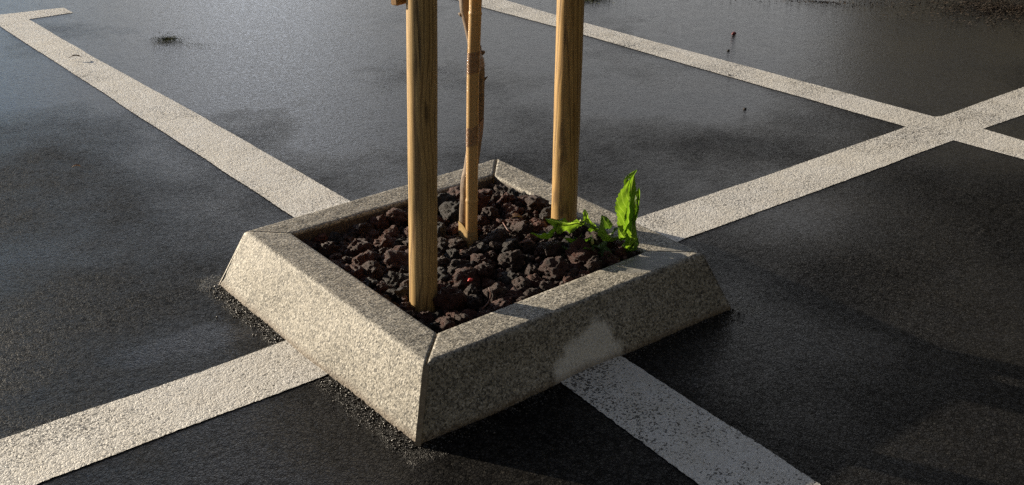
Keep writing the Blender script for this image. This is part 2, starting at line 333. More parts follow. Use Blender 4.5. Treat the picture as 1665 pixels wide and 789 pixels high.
# ------------------------------------------------------------------ granite planter
H = .183
TO = dict(N=(.001, -.007), L=(.008, .999), R=(1.001, -.001), F=(1.019, 1.022))
TI = dict(N=(.114, .108), L=(.120, .902), R=(.881, .123), F=(.914, .904))
BO = dict(N=(-.073, -.066), L=(-.077, 1.057), R=(1.072, -.068), F=(1.090, 1.092))
planter = tag(empty('granite_planter'), 'square speckled granite planter with sloping sides round the tree', 'planter')
def kerb(a, b, ga, gb, label):
    """one mitred kerb stone from corner a to corner b; ga, gb = joint half widths"""
    def prof(c):
        to, ti, bo = Vector(TO[c]), Vector(TI[c]), Vector(BO[c])
        P = [Vector((ti.x, ti.y, .02)), Vector((ti.x, ti.y, H - .013))]
        d = (to - ti)
        r0 = [(.0, H - .013), (.015, H - .0085), (.045, H - .006)]
        for k in range(1, 3): P.append(Vector((*(ti + d * r0[k][0]), r0[k][1])))
        for k in range(1, 10):
            t = .045 + (.90 - .045) * k / 9; P.append(Vector((*(ti + d * t), H - .006 + .006 * t)))
        s = (bo - to)
        # rounded outer arris
        A = Vector((*(ti + d * .90), H - .0006)); Bc = Vector((*to, H)); Cc = Vector((*(to + s * .06), H * .94))
        for k in range(1, 5):
            t = k / 5; P.append((1 - t) ** 2 * A + 2 * t * (1 - t) * Bc + t * t * Cc)
        for k in range(0, 15):
            t = .06 + .94 * k / 14; q = to + s * t; P.append(Vector((q.x, q.y, H * (1 - t))))
        P.append(Vector((bo.x, bo.y, -.03)))
        return P
    pa, pb = prof(a), prof(b); L = (Vector(TO[b]) - Vector(TO[a])).length
    n = 90; V = []; F = []
    ax = (Vector(TO[b]) - Vector(TO[a])).normalized()
    nrm = Vector((ax.y, -ax.x)); mid = (Vector(TO[a]) + Vector(TO[b])) / 2
    if (mid - Vector((.5, .5))).dot(nrm) < 0: nrm = -nrm
    m = len(pa)
    for i in range(n + 1):
        t = i / n
        for j in range(m):
            la = (pb[j] - pa[j]).length
            tt = ga / la + (1 - (ga + gb) / la) * t
            p = pa[j].lerp(pb[j], tt)
            q = p * 1.0
            am = .0012
            k = noise.noise(p * 38) * am * 1.1 + noise.noise(p * 110) * am * .8
            if 13 < j < m - 1:
                k += noise.noise(Vector((p.x * 3.1, p.y * 3.1, p.z * 7))) * .012 * max(0, min(1, (H - p.z) / .06))
            if i in (0, n): k *= .3
            if j <= 3: q.z += k * .5; q += Vector((nrm.x, nrm.y, 0)) * k
            elif j < 15: q.z += k
            else: q += Vector((nrm.x * .93, nrm.y * .93, .36)) * k
            V.append(q)
    for i in range(n):
        for j in range(m - 1):
            F.append((i * m + j, (i + 1) * m + j, (i + 1) * m + j + 1, i * m + j + 1))
    e0 = [j for j in range(m)]; e1 = [n * m + j for j in range(m)]
    F.append(tuple(e0)); F.append(tuple(reversed(e1)))
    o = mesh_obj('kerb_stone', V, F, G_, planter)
    bm = bmesh.new(); bm.from_mesh(o.data); bmesh.ops.recalc_face_normals(bm, faces=bm.faces)
    fs = [f for f in bm.faces if len(f.verts) > 4]
    for f in fs: f.smooth = False
    bm.to_mesh(o.data); bm.free()
    o['label'] = label
    return o
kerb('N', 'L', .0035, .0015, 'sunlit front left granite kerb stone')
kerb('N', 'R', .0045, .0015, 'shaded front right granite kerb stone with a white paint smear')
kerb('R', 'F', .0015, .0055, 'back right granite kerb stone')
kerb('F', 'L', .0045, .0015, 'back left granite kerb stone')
def joint(c, w, drop):
    ti, to, bo = Vector(TI[c]), Vector(TO[c]), Vector(BO[c]); d = (to - ti).normalized(); p = Vector((-d.y, d.x)) * w
    P = [Vector((*(ti + d * .004), .02)), Vector((*(ti + d * .004), H - .012 - drop))]
    for k in range(0, 9):
        q = ti.lerp(to, .05 + .86 * k / 8); P.append(Vector((*q, H - .005 - drop)))
    q = to + (bo - to) * .05; P.append(Vector((*(q - d * (.002 + drop)), H * .955)))
    for k in range(1, 9):
        t = .05 + .95 * k / 8; q = to + (bo - to) * t; P.append(Vector((*(q - d * drop * 1.3), H * (1 - t))))
    V = []; F = []
    for i, v in enumerate(P):
        for s in (-1, 0, 1):
            k = noise.noise(Vector((v.x * 60, v.y * 60, v.z * 60 + s))) * .0012
            V.append(v + Vector((p.x * s, p.y * s, k if s == 0 else 0)))
    for i in range(len(P) - 1):
        for s in (0, 1): F.append((i * 3 + s, i * 3 + s + 1, i * 3 + s + 4, i * 3 + s + 3))
    return mesh_obj('mortar_joint', V, F, MORTAR, planter)
joint('N', .0075, .0015); joint('F', .009, .0015); joint('L', .005, .003); joint('R', .005, .002)

# soil under the stones
def soil_z(x, y):
    z = .117 + .036 * max(0, min(1, (x - .40) / .4)) + noise.noise(Vector((x * 7, y * 7, 3))) * .010
    dl = math.hypot(x - .84, y - .86); z -= .035 * math.exp(-(dl / .09) ** 2)
    return z
V = []; F = []; n = 46
for i in range(n + 1):
    for j in range(n + 1):
        x = .06 + .90 * i / n; y = .05 + .90 * j / n
        V.append((x, y, soil_z(x, y) + noise.noise(Vector((x * 40, y * 40, 0))) * .006))
for i in range(n):
    for j in range(n): a = i * (n + 1) + j; F.append((a, a + n + 1, a + n + 2, a + 1))
tag(mesh_obj('soil', V, F, SOIL), 'dark soil under the lava rocks in the planter', kind='structure')

# ------------------------------------------------------------------ posts, cane, young tree
def tube(name, path, radii, mat, parent=None, seg=28, prof=None, cap=True, wob=0.0, seed=0.0, smooth=True):
    V = []; F = []; N = len(path); path = [Vector(p) for p in path]
    up0 = Vector((1, 0, 0))
    for i, p in enumerate(path):
        t = (path[min(i + 1, N - 1)] - path[max(i - 1, 0)]).normalized()
        if abs(t.dot(up0)) > .95: up0 = Vector((0, 1, 0))
        u = (up0 - t * up0.dot(t)).normalized(); v = t.cross(u)
        for k in range(seg):
            a = 2 * math.pi * k / seg; r = radii[i] if isinstance(radii, (list, tuple)) else radii
            if prof: r *= prof(a, p)
            if wob: r *= 1 + wob * noise.noise(Vector((math.cos(a) * 1.5, math.sin(a) * 1.5, p.z * 9 + seed)))
            V.append(p + u * math.cos(a) * r + v * math.sin(a) * r)
    for i in range(N - 1):
        for k in range(seg): F.append((i * seg + k, i * seg + (k + 1) % seg, (i + 1) * seg + (k + 1) % seg, (i + 1) * seg + k))
    o_caps = []
    if cap: o_caps = [tuple(reversed(range(seg))), tuple((N - 1) * seg + k for k in range(seg))]
    o = mesh_obj(name, V, F + o_caps, mat, parent, smooth)
    for q in range(len(o_caps)): o.data.polygons[len(F) + q].use_smooth = False
    return o
def span(a, b, n, ext0=0, ext1=0):
    a, b = Vector(a), Vector(b); d = b - a
    return [a + d * (-ext0 + (1 + ext0 + ext1) * i / n) for i in range(n + 1)]
W1 = mat_wood('post_wood', (.11, .052, .018), (.52, .335, .13), (.72, .50, .23), 1.3)
W2 = mat_wood('post_wood_warm', (.10, .046, .015), (.50, .30, .10), (.72, .47, .18), 4.7)
W3 = mat_wood('batten_wood', (.26, .14, .06), (.48, .28, .12), (.54, .33, .16), 8.2)
def post(name, base, top, r, mat, label, seed):
    e = tag(empty(name, (base[0], base[1], 0)), label, 'wooden post', 'round wooden tree stakes')
    pa = span(base, top, 60, .12, .75)
    pa = [p - Vector((base[0], base[1], 0)) for p in pa]
    tube('post_shaft', pa, r, mat, e, 40, wob=.022, seed=seed)
    return e
pl = post('wooden_post', (.2256, .337, .143), (.246, .320, .983), .0392, W1, 'left round wooden post, nearest to the camera, standing in the lava rocks', 2.0)
pr = post('wooden_post', (.8300, .4330, .165), (.852, .446, .879), .0405, W2, 'right round wooden post beside the green weed', 7.0)
# batten nailed to the left post: a bar running across the back of it
def bar(name, a, b, w, h, mat, parent):
    a, b = Vector(a), Vector(b); t = (b - a).normalized(); s = Vector((-t.y, t.x, 0)).normalized(); bm = bmesh.new()
    vs = []
    for p in (a, b):
        for sx, sz in ((-1, -1), (1, -1), (1, 1), (-1, 1)): vs.append(bm.verts.new(p + s * sx * w / 2 + Vector((0, 0, sz * h / 2))))
    for f in ((0, 1, 2, 3), (7, 6, 5, 4), (0, 4, 5, 1), (1, 5, 6, 2), (2, 6, 7, 3), (3, 7, 4, 0)): bm.faces.new([vs[i] for i in f])
    bmesh.ops.recalc_face_normals(bm, faces=bm.faces); bmesh.ops.bevel(bm, geom=list(bm.edges), offset=.0025, segments=2, affect='EDGES')
    me = bpy.data.meshes.new(name); bm.to_mesh(me); bm.free(); me.materials.append(mat); return link(bpy.data.objects.new(name, me), parent)
o_ = Vector((.2256, .337, 0))
bar('crossbar', Vector((.190, .362, 1.001)) - o_ , Vector((.93, .50, 1.001)) - o_ + Vector((0, .04, 0)), .022, .062, W3, pl)

BAM = NT('bamboo')
fz = BAM.noise(120, 4, .7, vec=BAM.map(scale=(1, 1, .03)))
BAM.done(BAM.mix(BAM.ramp(BAM.noise(7, 4, .6), [(.35, 0.0), (.7, .55)]), BAM.ramp(fz, [(.3, (.38, .21, .08)), (.7, (.54, .34, .145))]), (.46, .34, .16)), .36, BAM.bump(fz, .0002, .3), .4)
TAPE = NT('brown_tape'); tn = TAPE.noise(40, 4, .6, vec=TAPE.map(scale=(1, 1, 3)))
TAPE.done(TAPE.ramp(tn, [(.35, (.23, .125, .062)), (.65, (.34, .21, .115))]), .16, TAPE.bump(tn, .003, .8), .6)
TAPEC = NT('clear_tape'); tn = TAPEC.noise(45, 5, .7, vec=TAPEC.map(scale=(1, 1, 4)), dist=.6)
TAPEC.done(TAPEC.ramp(tn, [(.35, (.28, .18, .08)), (.65, (.44, .32, .16))]), .18, TAPEC.bump(tn, .0012, .6), .5)
BARK = NT('bark'); bn = BARK.noise(60, 6, .7, vec=BARK.map(scale=(1, 1, .35)))
BARK.done(BARK.ramp(bn, [(.3, (.09, .058, .038)), (.55, (.20, .14, .095)), (.75, (.36, .29, .20))]), .6, BARK.bump(bn, .003, .8), .35)

cb = Vector((.558, .559, 0))
cane = tag(empty('bamboo_cane', cb), 'tan bamboo cane taped to the thin young trunk, between the two posts', 'cane')
cpts = [Vector(p) for p in ((.556, .560, .05), (.558, .559, .135), (.569, .550, .667), (.577, .544, .865), (.60, .53, 1.5), (.61, .52, 1.9))]
def interp(pts, z):
    for a, b in zip(pts, pts[1:]):
        if a.z <= z <= b.z: return a.lerp(b, (z - a.z) / (b.z - a.z))
    return pts[-1] if z > pts[-1].z else pts[0]
nodes_z = [.862, .285, 1.30, 1.66]
zs = sorted(set([.05 + 1.85 * i / 90 for i in range(91)] + [q + d for q in nodes_z for d in (-.006, -.002, .002, .006)]))
cp_ = []; cr_ = []
for z in zs:
    cp_.append(interp(cpts, z) - cb); r = .0183
    for q in nodes_z: r += .0016 * math.exp(-((z - q) / .0035) ** 2) - .0007 * math.exp(-((z - q - .012) / .006) ** 2)
    cr_.append(r)
# the cane is split: one flat side turned to the camera
fa = math.atan2(-.78, -.62)
tube('cane_shaft', cp_, cr_, BAM.m, cane, 36, prof=lambda a, p: min(1.0, .80 / max(.01, math.cos(a - fa - .25))) if math.cos(a - fa - .25) > .1 else 1.0)
tpts = [Vector(p) for p in ((.570, .607, .06), (.570, .607, .11), (.571, .606, .195), (.578, .601, .32), (.586, .594, .371), (.591, .590, .411), (.598, .585, .471),
        (.605, .581, .558), (.607, .578, .663), (.604, .580, .71), (.600, .583, .756), (.594, .587, .801), (.586, .592, .846), (.580, .595, .891), (.585, .60, 1.05), (.60, .60, 1.35), (.59, .61, 1.7), (.60, .60, 2.1))]
tree = tag(empty('young_tree', (.570, .607, 0)), 'thin crooked young tree trunk taped to the bamboo cane', 'tree')
def catmull(P, m=7):
    r = []
    for i in range(len(P) - 1):
        p0, p1, p2, p3 = P[max(0, i - 1)], P[i], P[i + 1], P[min(len(P) - 1, i + 2)]
        for k in range(m):
            t = k / m; r.append(.5 * ((2 * p1) + (p2 - p0) * t + (2 * p0 - 5 * p1 + 4 * p2 - p3) * t * t + (3 * p1 - p0 - 3 * p2 + p3) * t ** 3))
    return r + [P[-1]]
tp = catmull(tpts); tb = Vector((.570, .607, 0))
def tr_r(z): return .0195 if z < .3 else (.0215 if z < .72 else max(.007, .0185 - .007 * (z - .72)))
tube('trunk', [p - tb for p in tp], [tr_r(p.z) for p in tp], BARK.m, tree, 26, wob=.10, seed=5)
def twig(p, d, L, r, parent, name='twig'):
    P = []; q = Vector(p); d = Vector(d).normalized()
    for i in range(6): P.append(q.copy()); q += d * L / 5; d = (d + Vector((random.uniform(-.2, .2), random.uniform(-.2, .2), .1))).normalized()
    return tube(name, P, [r * (1 - .12 * i) for i in range(6)], BARK.m, parent, 8)
camr = Vector((.7823, -.6229, 0))
tube('bud', [Vector((.607, .578, .655)) - tb + camr * .016, Vector((.607, .578, .657)) - tb + camr * .022, Vector((.607, .578, .664)) - tb + camr * .030], [.007, .004, .0012], BARK.m, tree, 8)
tube('bud', [Vector((.586, .592, .848)) - tb - camr * .014, Vector((.586, .592, .849)) - tb - camr * .021, Vector((.586, .592, .853)) - tb - camr * .027], [.008, .006, .002], BARK.m, tree, 8)
tube('bud', [Vector((.604, .580, .735)) - tb + camr * .016, Vector((.604, .580, .737)) - tb + camr * .022, Vector((.604, .580, .74)) - tb + camr * .026], [.009, .006, .003], BARK.m, tree, 8)
for z, a in ((1.15, 20), (1.35, 200), (1.55, 90), (1.75, 310), (1.95, 150), (2.05, 30)):
    twig(interp(tpts, z) - tb, (math.cos(R_(a)), math.sin(R_(a)), 1.1), .45, .006, tree, 'branch')
# tape bands: loops round cane and trunk together
def band(z0, z1, mat, name='tape_band', grow=.0012, tilt=0.0, rows=10):
    V = []; F = []; seg = 40
    for i in range(rows + 1):
        z = z0 + (z1 - z0) * i / rows; c = interp(cpts, z); t = interp(tpts, z) if z > .06 else interp(tpts, .11)
        pts = []
        for k in range(64):
            a = 2 * math.pi * k / 64
            ca = a - fa - .25; rr = (min(1.0, .80 / max(.01, math.cos(ca))) if math.cos(ca) > .1 else 1.0) * .0183
            pts.append((c.x + math.cos(a) * (rr + grow), c.y + math.sin(a) * (rr + grow)))
            pts.append((t.x + math.cos(a) * (tr_r(z) + grow + .0015), t.y + math.sin(a) * (tr_r(z) + grow + .0015)))
        cx_, cy_ = (c.x + t.x) / 2, (c.y + t.y) / 2
        for k in range(seg):
            a = 2 * math.pi * k / seg; d = (math.cos(a), math.sin(a))
            # support distance hull -> point on hull by ray: use max over pts of projection with the hull polygon
            best = 1e9
            for s in range(48):
                b = a + (s - 24) / 24 * 1.5; n_ = (math.cos(b), math.sin(b)); h = max((p[0] - cx_) * n_[0] + (p[1] - cy_) * n_[1] for p in pts)
                q = d[0] * n_[0] + d[1] * n_[1]
                if q > .02: best = min(best, h / q)
            best += noise.noise(Vector((a * 1.3, z * 60, 2))) * .0008
            dz = tilt * (d[0] * camr.x + d[1] * camr.y)
            V.append(Vector((cx_ + d[0] * best, cy_ + d[1] * best, z + dz)) - cb)
    for i in range(rows):
        for k in range(seg): F.append((i * seg + k, i * seg + (k + 1) % seg, (i + 1) * seg + (k + 1) % seg, (i + 1) * seg + k))
    return mesh_obj(name, V, F, mat, cane)
band(.690, .752, TAPE.m, tilt=.006); band(.468, .527, TAPE.m, tilt=.010); band(.128, .188, TAPEC.m, tilt=-.012)

# ------------------------------------------------------------------ lava rocks
def rock_mesh(i):
    rnd = random.Random(100 + i); bm = bmesh.new(); bmesh.ops.create_icosphere(bm, subdivisions=4, radius=1)
    sx, sy, sz = rnd.uniform(.85, 1.15), rnd.uniform(.75, 1.0), rnd.uniform(.62, .85); off = Vector((rnd.random() * 50, rnd.random() * 50, rnd.random() * 50))
    planes = [(Vector((rnd.gauss(0, 1), rnd.gauss(0, 1), rnd.gauss(0, 1))).normalized(), rnd.uniform(.62, .95)) for _ in range(11)]
    for v in bm.verts:
        p = v.co.copy(); r = 1.0
        for n_, d_ in planes:
            q = p.dot(n_)
            if q > .05: r = min(r, d_ / q)
        p = p * r
        k = .26 * noise.noise(p * 1.6 + off) + .20 * (1 - abs(noise.noise(p * 2.6 + off)) * 2.2) + .085 * noise.noise(p * 5.5 + off) + .055 * noise.noise(p * 12 + off)
        c = noise.noise(p * 3.4 - off)
        if c > .22: k -= (c - .22) * .75
        p = p * (1 + k)
        v.co = Vector((p.x * sx, p.y * sy, p.z * sz))
    me = bpy.data.meshes.new('lava_rock'); bm.to_mesh(me); bm.free()
    me.polygons.foreach_set('use_smooth', [True] * len(me.polygons)); return me
protos = {}
for ci, (mm, cname) in enumerate(((RED, 'reddish'), (GREY, 'dark grey'), (BROWN, 'brown'))):
    for i in range(6):
        me = rock_mesh(ci * 10 + i); me.materials.append(mm); protos[(ci, i)] = me
LBL = ['rough reddish brown lava rock lying among the stones inside the planter', 'rough dark grey lava rock lying among the stones inside the planter', 'rough dull brown lava rock lying among the stones inside the planter']
GRP = ['reddish lava rocks in the planter', 'dark grey lava rocks in the planter', 'brown lava rocks in the planter']
placed = []
def inside_hole(x, y, r):
    # distances to the four inner edges
    P = [TI['N'], TI['R'], TI['F'], TI['L']]
    for k in range(4):
        a, b = Vector(P[k]), Vector(P[(k + 1) % 4]); t = (b - a).normalized(); n_ = Vector((-t.y, t.x))
        if (Vector((x, y)) - a).dot(n_) < r: return False
    return True
obst = [(.2256, .337, .042), (.83, .433, .043), (.558, .559, .024), (.570, .607, .026)]
def rock(x, y, s, ci, z=None, label=None, rz=None, proto=None, dz=0.0):
    o = bpy.data.objects.new('lava_rock', protos[(ci, random.randrange(6) if proto is None else proto)])
    zz = soil_z(x, y) + s * .45 + dz if z is None else z
    o.location = (x, y, zz); o.scale = (s, s, s); o.rotation_euler = (random.uniform(-.5, .5), random.uniform(-.5, .5), random.uniform(0, 6.28) if rz is None else rz)
    link(o); tag(o, label or LBL[ci], 'rock', GRP[ci]); placed.append((x, y, s)); return o
def free(x, y, s, f=.80):
    for (a, b, r) in placed:
        if (a - x) ** 2 + (b - y) ** 2 < ((r + s) * f) ** 2: return False
    for (a, b, r) in obst:
        if (a - x) ** 2 + (b - y) ** 2 < (r + s * .8) ** 2: return False
    return inside_hole(x, y, s * .85)
# a few stones the photo singles out
rock(.430, .432, .040, 2, label='large sunlit brown lava rock in front of the bamboo cane')
rock(.500, .480, .026, 2, dz=.012, label='small pale brown lava rock touching the foot of the cane')
rock(.236, .500, .038, 1, label='large grey cratered lava rock left of the left post')
rock(.178, .268, .028, 0, label='red lava rock at the foot of the left post')
rock(.700, .640, .038, 2, dz=.012, label='big brown lava rock behind the right post')
rnd = random.Random(5)
for s0, s1, tries in ((.043, .050, 30), (.036, .043, 90), (.028, .036, 500), (.023, .029, 2200), (.018, .023, 4500), (.012, .018, 6500)):
    for _ in range(tries):
        if len(placed) >= 290: break
        s = rnd.uniform(s0, s1); x = rnd.uniform(.11, .92); y = rnd.uniform(.10, .91)
        if math.hypot(x - .86, y - .86) < .05: continue
        if free(x, y, s):
            w = rnd.random() + .35 * (noise.noise(Vector((x * 4, y * 4, 9))) + (x - .45) * .6)
            rock(x, y, s, 0 if w > .52 else (2 if w > .22 else 1), dz=rnd.uniform(-.006, .012))

# crumbs between them
bm = bmesh.new(); tmp = protos[(2, 1)]
small = bmesh.new(); bmesh.ops.create_icosphere(small, subdivisions=2, radius=1)
base = [(v.co.copy()) for v in small.verts]; faces = [[v.index for v in f.verts] for f in small.faces]; small.free()
V = []; F = []
for _ in range(1500):
    x = rnd.uniform(.12, .91); y = rnd.uniform(.11, .90)
    if not inside_hole(x, y, .006): continue
    s = rnd.uniform(.004, .011); off = Vector((rnd.random() * 9, rnd.random() * 9, rnd.random() * 9)); b0 = len(V); z = soil_z(x, y) + s * .6 + rnd.uniform(0, .014)
    for p in base: k = 1 + .45 * noise.noise(p * 1.8 + off); V.append(Vector((x, y, z)) + p * s * k)
    F += [tuple(b0 + i for i in f) for f in faces]
tag(mesh_obj('lava_gravel', V, F, BROWN, smooth=False), 'small lava crumbs between the rocks in the planter', 'gravel', kind='stuff')

# ------------------------------------------------------------------ weed
LF = mat_leaf('fresh_leaf', (.080, .135, .022), (.15, .23, .035), (.30, .38, .15), .62)
LM = mat_leaf('mid_leaf', (.065, .13, .014), (.13, .21, .026), (.26, .36, .12), .55)
LD = mat_leaf('dull_leaf', (.040, .085, .016), (.075, .14, .028), (.18, .24, .09), .35)
STEM = mat_simple('stem', (.06, .10, .03), (.14, .19, .07), 40, .5, .001)
def leaf(base, tip, width, mat, parent, curl=.25, fold=.35, lobes=5, lobe=.35, side=None, seed=0, twist=0.0, bend=None, n=34, m=7, teeth=.10):
    base, tip = Vector(base), Vector(tip); ax = tip - base; L = ax.length; ax.normalize()
    side = Vector(side) if side else ax.cross(Vector((0, 0, 1))); side = (side - ax * side.dot(ax)).normalized(); up = side.cross(ax)
    bend = Vector(bend) if bend else up
    V = []; F = []; UV = []
    for i in range(n + 1):
        t = i / n; c = base + ax * L * t + bend * L * curl * math.sin(math.pi * t) * .5
        w0 = (math.sin(math.pi * min(1, t ** .75)) ** .8 * .55 + .45 * math.sin(math.pi * t ** 1.5) ** 1.0) if 0 < t < 1 else 0
        w0 = max(.03, w0)
        a = twist * t; sd = side * math.cos(a) + up * math.sin(a); un = up * math.cos(a) - side * math.sin(a)
        for j in range(-m, m + 1):
            s = j / m; ph = .0 if s < 0 else .37
            tooth = 1 - lobe * (abs(math.sin(math.pi * (t * lobes + ph))) ** .8) * min(1, abs(s) * 1.2) - teeth * ((t * 17 + ph) % 1) * abs(s) ** 2
            wob = 1 + .18 * noise.noise(Vector((t * 4, s, seed)))
            x = s * width * .5 * w0 * tooth * wob
            zf = abs(s) * width * .5 * w0 * fold + .10 * width * noise.noise(Vector((t * 6 + seed, s * 2, seed))) * (.3 + abs(s))
            V.append(c + sd * x + un * zf); UV.append((s, t))
    k = 2 * m + 1
    for i in range(n):
        for j in range(k - 1): F.append((i * k + j, i * k + j + 1, (i + 1) * k + j + 1, (i + 1) * k + j))
    o = mesh_obj('leaf', V, F, mat, parent); uv = o.data.uv_layers.new(name='UVMap')
    for lp in o.data.loops: uv.data[lp.index].uv = UV[lp.vertex_index]
    return o
WB = Vector((.852, .172, .142)); cv = -Vector((.5646, .7108, 0)).normalized()
weed = tag(empty('green_weed', WB), 'bright green upright leafy weed at the right corner of the planter', 'weed')
def W_(r, u, d=0): return camr * r + Vector((0, 0, u)) + cv * d          # metres: right, up, towards the camera
tube('stem', [W_(0, -.02), W_(.002, .04), W_(.004, .10), W_(.0, .16)], [.0035, .003, .003, .002], STEM, weed, 8)
UPV = Vector((0, 0, 1))
leaf(W_(.002, .06, .0), W_(.014, .275, -.008), .080, LF, weed, .10, .75, 4, .12, side=camr + cv * .5, seed=1, teeth=.22)
leaf(W_(.010, .08, .006), W_(.030, .235, .006), .062, LM, weed, -.18, .9, 4, .12, side=camr * .5 + cv * .9, seed=2, teeth=.22)
leaf(W_(-.006, .09, .014), W_(-.002, .205, .030), .046, LM, weed, .22, .45, 3, .14, side=camr - cv * .35, seed=3, teeth=.2)
leaf(W_(-.002, .085, .012), W_(-.078, .150, .014), .070, LF, weed, .70, .5, 3, .22, side=cv * .7 + UPV * .7, seed=4, teeth=.25)
leaf(W_(.004, .035, .010), W_(.012, .150, .034), .046, LF, weed, .30, .4, 3, .16, side=camr, seed=5, teeth=.2)
leaf(W_(-.004, .075, .014), W_(-.030, .115, .036), .036, LF, weed, .40, .4, 2, .16, side=camr * .8 + UPV * .5, seed=21, teeth=.2)
leaf(W_(-.002, .065, .016), W_(-.014, -.005, .030), .034, LD, weed, .15, .3, 2, .1, side=camr, seed=6, teeth=.15)
leaf(W_(.010, .20, -.002), W_(.022, .290, .002), .038, LM, weed, .25, .9, 2, .1, side=camr * .4 + cv, seed=16, teeth=.15)
leaf(W_(.004, .03, .010), W_(.030, .085, .030), .030, LD, weed, .3, .3, 2, .1, side=camr + UPV * .4, seed=17, teeth=.15)
WC = Vector((.785, .285, .168))
weed2 = tag(empty('green_weed', WC), 'low sprawling weed with lobed leaves in front of the right post', 'weed')
tube('stem', [W_(.05, .03, -.02), W_(.02, .055, -.01), W_(-.03, .075, 0), W_(-.09, .07, .0)], [.003, .0028, .0022, .0016], STEM, weed2, 8)
tube('stem', [W_(.06, .0, .0), W_(.03, .02, .03), W_(-.02, .02, .06), W_(-.06, .0, .07)], [.0028, .0022, .002, .0015], STEM, weed2, 8)
tube('stem', [W_(.07, .02, .0), W_(.03, .05, .0), W_(-.01, .075, .0)], [.0022, .002, .0012], STEM, weed2, 8)
for (b_, t_, w_, m_, c_, l_, lo_, sd_, k_) in (
        ((.0, .075, .0), (-.120, .088, .0), .100, LF, .15, 3, .45, UPV + cv * .5, 7), ((-.08, .078, .0), (-.165, .045, .012), .062, LM, .45, 2, .25, UPV + cv * .9, 8),
        ((.04, .060, .0), (-.002, .118, .0), .070, LF, .2, 2, .4, UPV * .4 + cv + camr * .4, 9), ((.06, .055, -.01), (.015, .080, .02), .070, LM, .3, 3, .3, UPV * .6 + cv, 10),
        ((.07, .030, .02), (.0, .035, .06), .070, LD, .3, 3, .3, camr * .3 + cv + UPV * .4, 11), ((.06, .02, .05), (-.03, .015, .10), .070, LD, .3, 3, .3, camr + cv, 12),
        ((.03, .02, .05), (-.07, .020, .05), .060, LD, .3, 4, .45, UPV * .5 + cv, 13), ((.08, .03, .04), (.105, .055, .0), .050, LD, .3, 4, .3, cv + UPV * .4, 14),
        ((.00, .01, .08), (-.035, .0, .135), .046, LM, .2, 2, .1, camr + cv * .2, 15), ((.02, .04, .02), (-.035, .050, .055), .060, LD, .35, 3, .35, camr + UPV * .6, 18),
        ((.05, .03, .06), (.065, .015, .11), .044, LD, .3, 2, .2, camr + UPV * .3, 19), ((.02, .03, .07), (-.01, .045, .11), .040, LD, .4, 2, .2, camr + UPV * .3, 20),
        ((.08, .05, -.01), (.05, .10, .0), .046, LD, .3, 2, .2, camr + UPV * .2, 22), ((-.01, .05, .03), (-.07, .055, .06), .036, LM, .4, 2, .3, cv + UPV, 23)):
    leaf(W_(*b_), W_(*t_), w_, m_, weed2, c_, .3, l_, lo_, side=sd_, seed=k_, teeth=.2)
BUD = mat_simple('flower_bud', (.35, .38, .10), (.62, .62, .22), 60, .6, .001)
def blob(name, loc, r, mat, parent=None, sc=(1, 1, 1), seed=0, sub=3, amp=.25):
    bm = bmesh.new(); bmesh.ops.create_icosphere(bm, subdivisions=sub, radius=r)
    for v in bm.verts:
        k = 1 + amp * noise.noise(v.co / r * 2 + Vector((seed, 0, 0))); v.co = Vector((v.co.x * sc[0], v.co.y * sc[1], v.co.z * sc[2])) * k
    me = bpy.data.meshes.new(name); bm.to_mesh(me); bm.free(); me.materials.append(mat); me.polygons.foreach_set('use_smooth', [True] * len(me.polygons))
    o = bpy.data.objects.new(name, me); o.location = loc; return link(o, parent)
blob('flower_bud', W_(-.012, .078, .004), .0055, BUD, weed2, (1, 1, 1.3), 1)
blob('flower_bud', W_(.02, .035, .055), .006, BUD, weed2, (.8, .8, 1.7), 2)
blob('flower_bud', W_(.045, .045, .02), .0045, BUD, weed2, (1, 1, 1.3), 3)

# ------------------------------------------------------------------ dead leaves, debris, moss
DRY = mat_leaf('dry_leaf', (.16, .075, .05), (.34, .17, .12), (.42, .26, .18), .15)
DRK = mat_leaf('dark_dry_leaf', (.035, .018, .012), (.09, .045, .028), (.12, .07, .04), .1)
def drop_leaf(c, d, L, w, mat, label, curl=.3, fold=.5, seed=0, z=None, name='fallen_leaf'):
    e = tag(empty(name, c), label, 'fallen leaf'); d = Vector(d).normalized()
    leaf(-d * L / 2, d * L / 2, w, mat, e, curl, fold, 1, .0, side=d.cross(Vector((0, 0, 1))), seed=seed, n=14, m=4); e.children[0].name = 'leaf_blade'
    return e
drop_leaf((.700, .463, .168), camr + Vector((0, 0, -.25)), .046, .020, DRY, 'small pinkish dry leaf on the rocks under the weed, the upper of two', seed=1)
drop_leaf((.655, .400, .166), camr + Vector((0, 0, -.05)), .054, .022, DRY, 'small pinkish dry leaf on the rocks, the lower of two', seed=2)
drop_leaf((.735, .560, .175), camr + Vector((0, 0, .2)), .048, .030, mat_leaf('pale_dry_leaf', (.12, .07, .04), (.26, .15, .09), (.3, .2, .12), .15), 'brown oval dry leaf tucked behind the lowest green leaf', seed=9)
tw = tag(empty('dry_twig', (.335, .185, .15)), 'thin curved reddish twig near the front corner of the planter', 'twig')
tube('twig_stem', [camr * -.014 + cv * .012 + Vector((0, 0, -.005)), camr * .002 + cv * .004 + Vector((0, 0, .008)), camr * .009 + Vector((0, 0, .022)), camr * .010 + cv * -.006 + Vector((0, 0, .038)), camr * .004 + cv * -.012 + Vector((0, 0, .05))], [.0022, .0022, .002, .0018, .001], mat_simple('twig_bark', (.11, .045, .03), (.24, .12, .09), 60, .5, .001), tw, 8)
tw2 = tag(empty('dry_twig', (.665, .520, .172)), 'thin reddish twig lying right of the cane', 'twig')
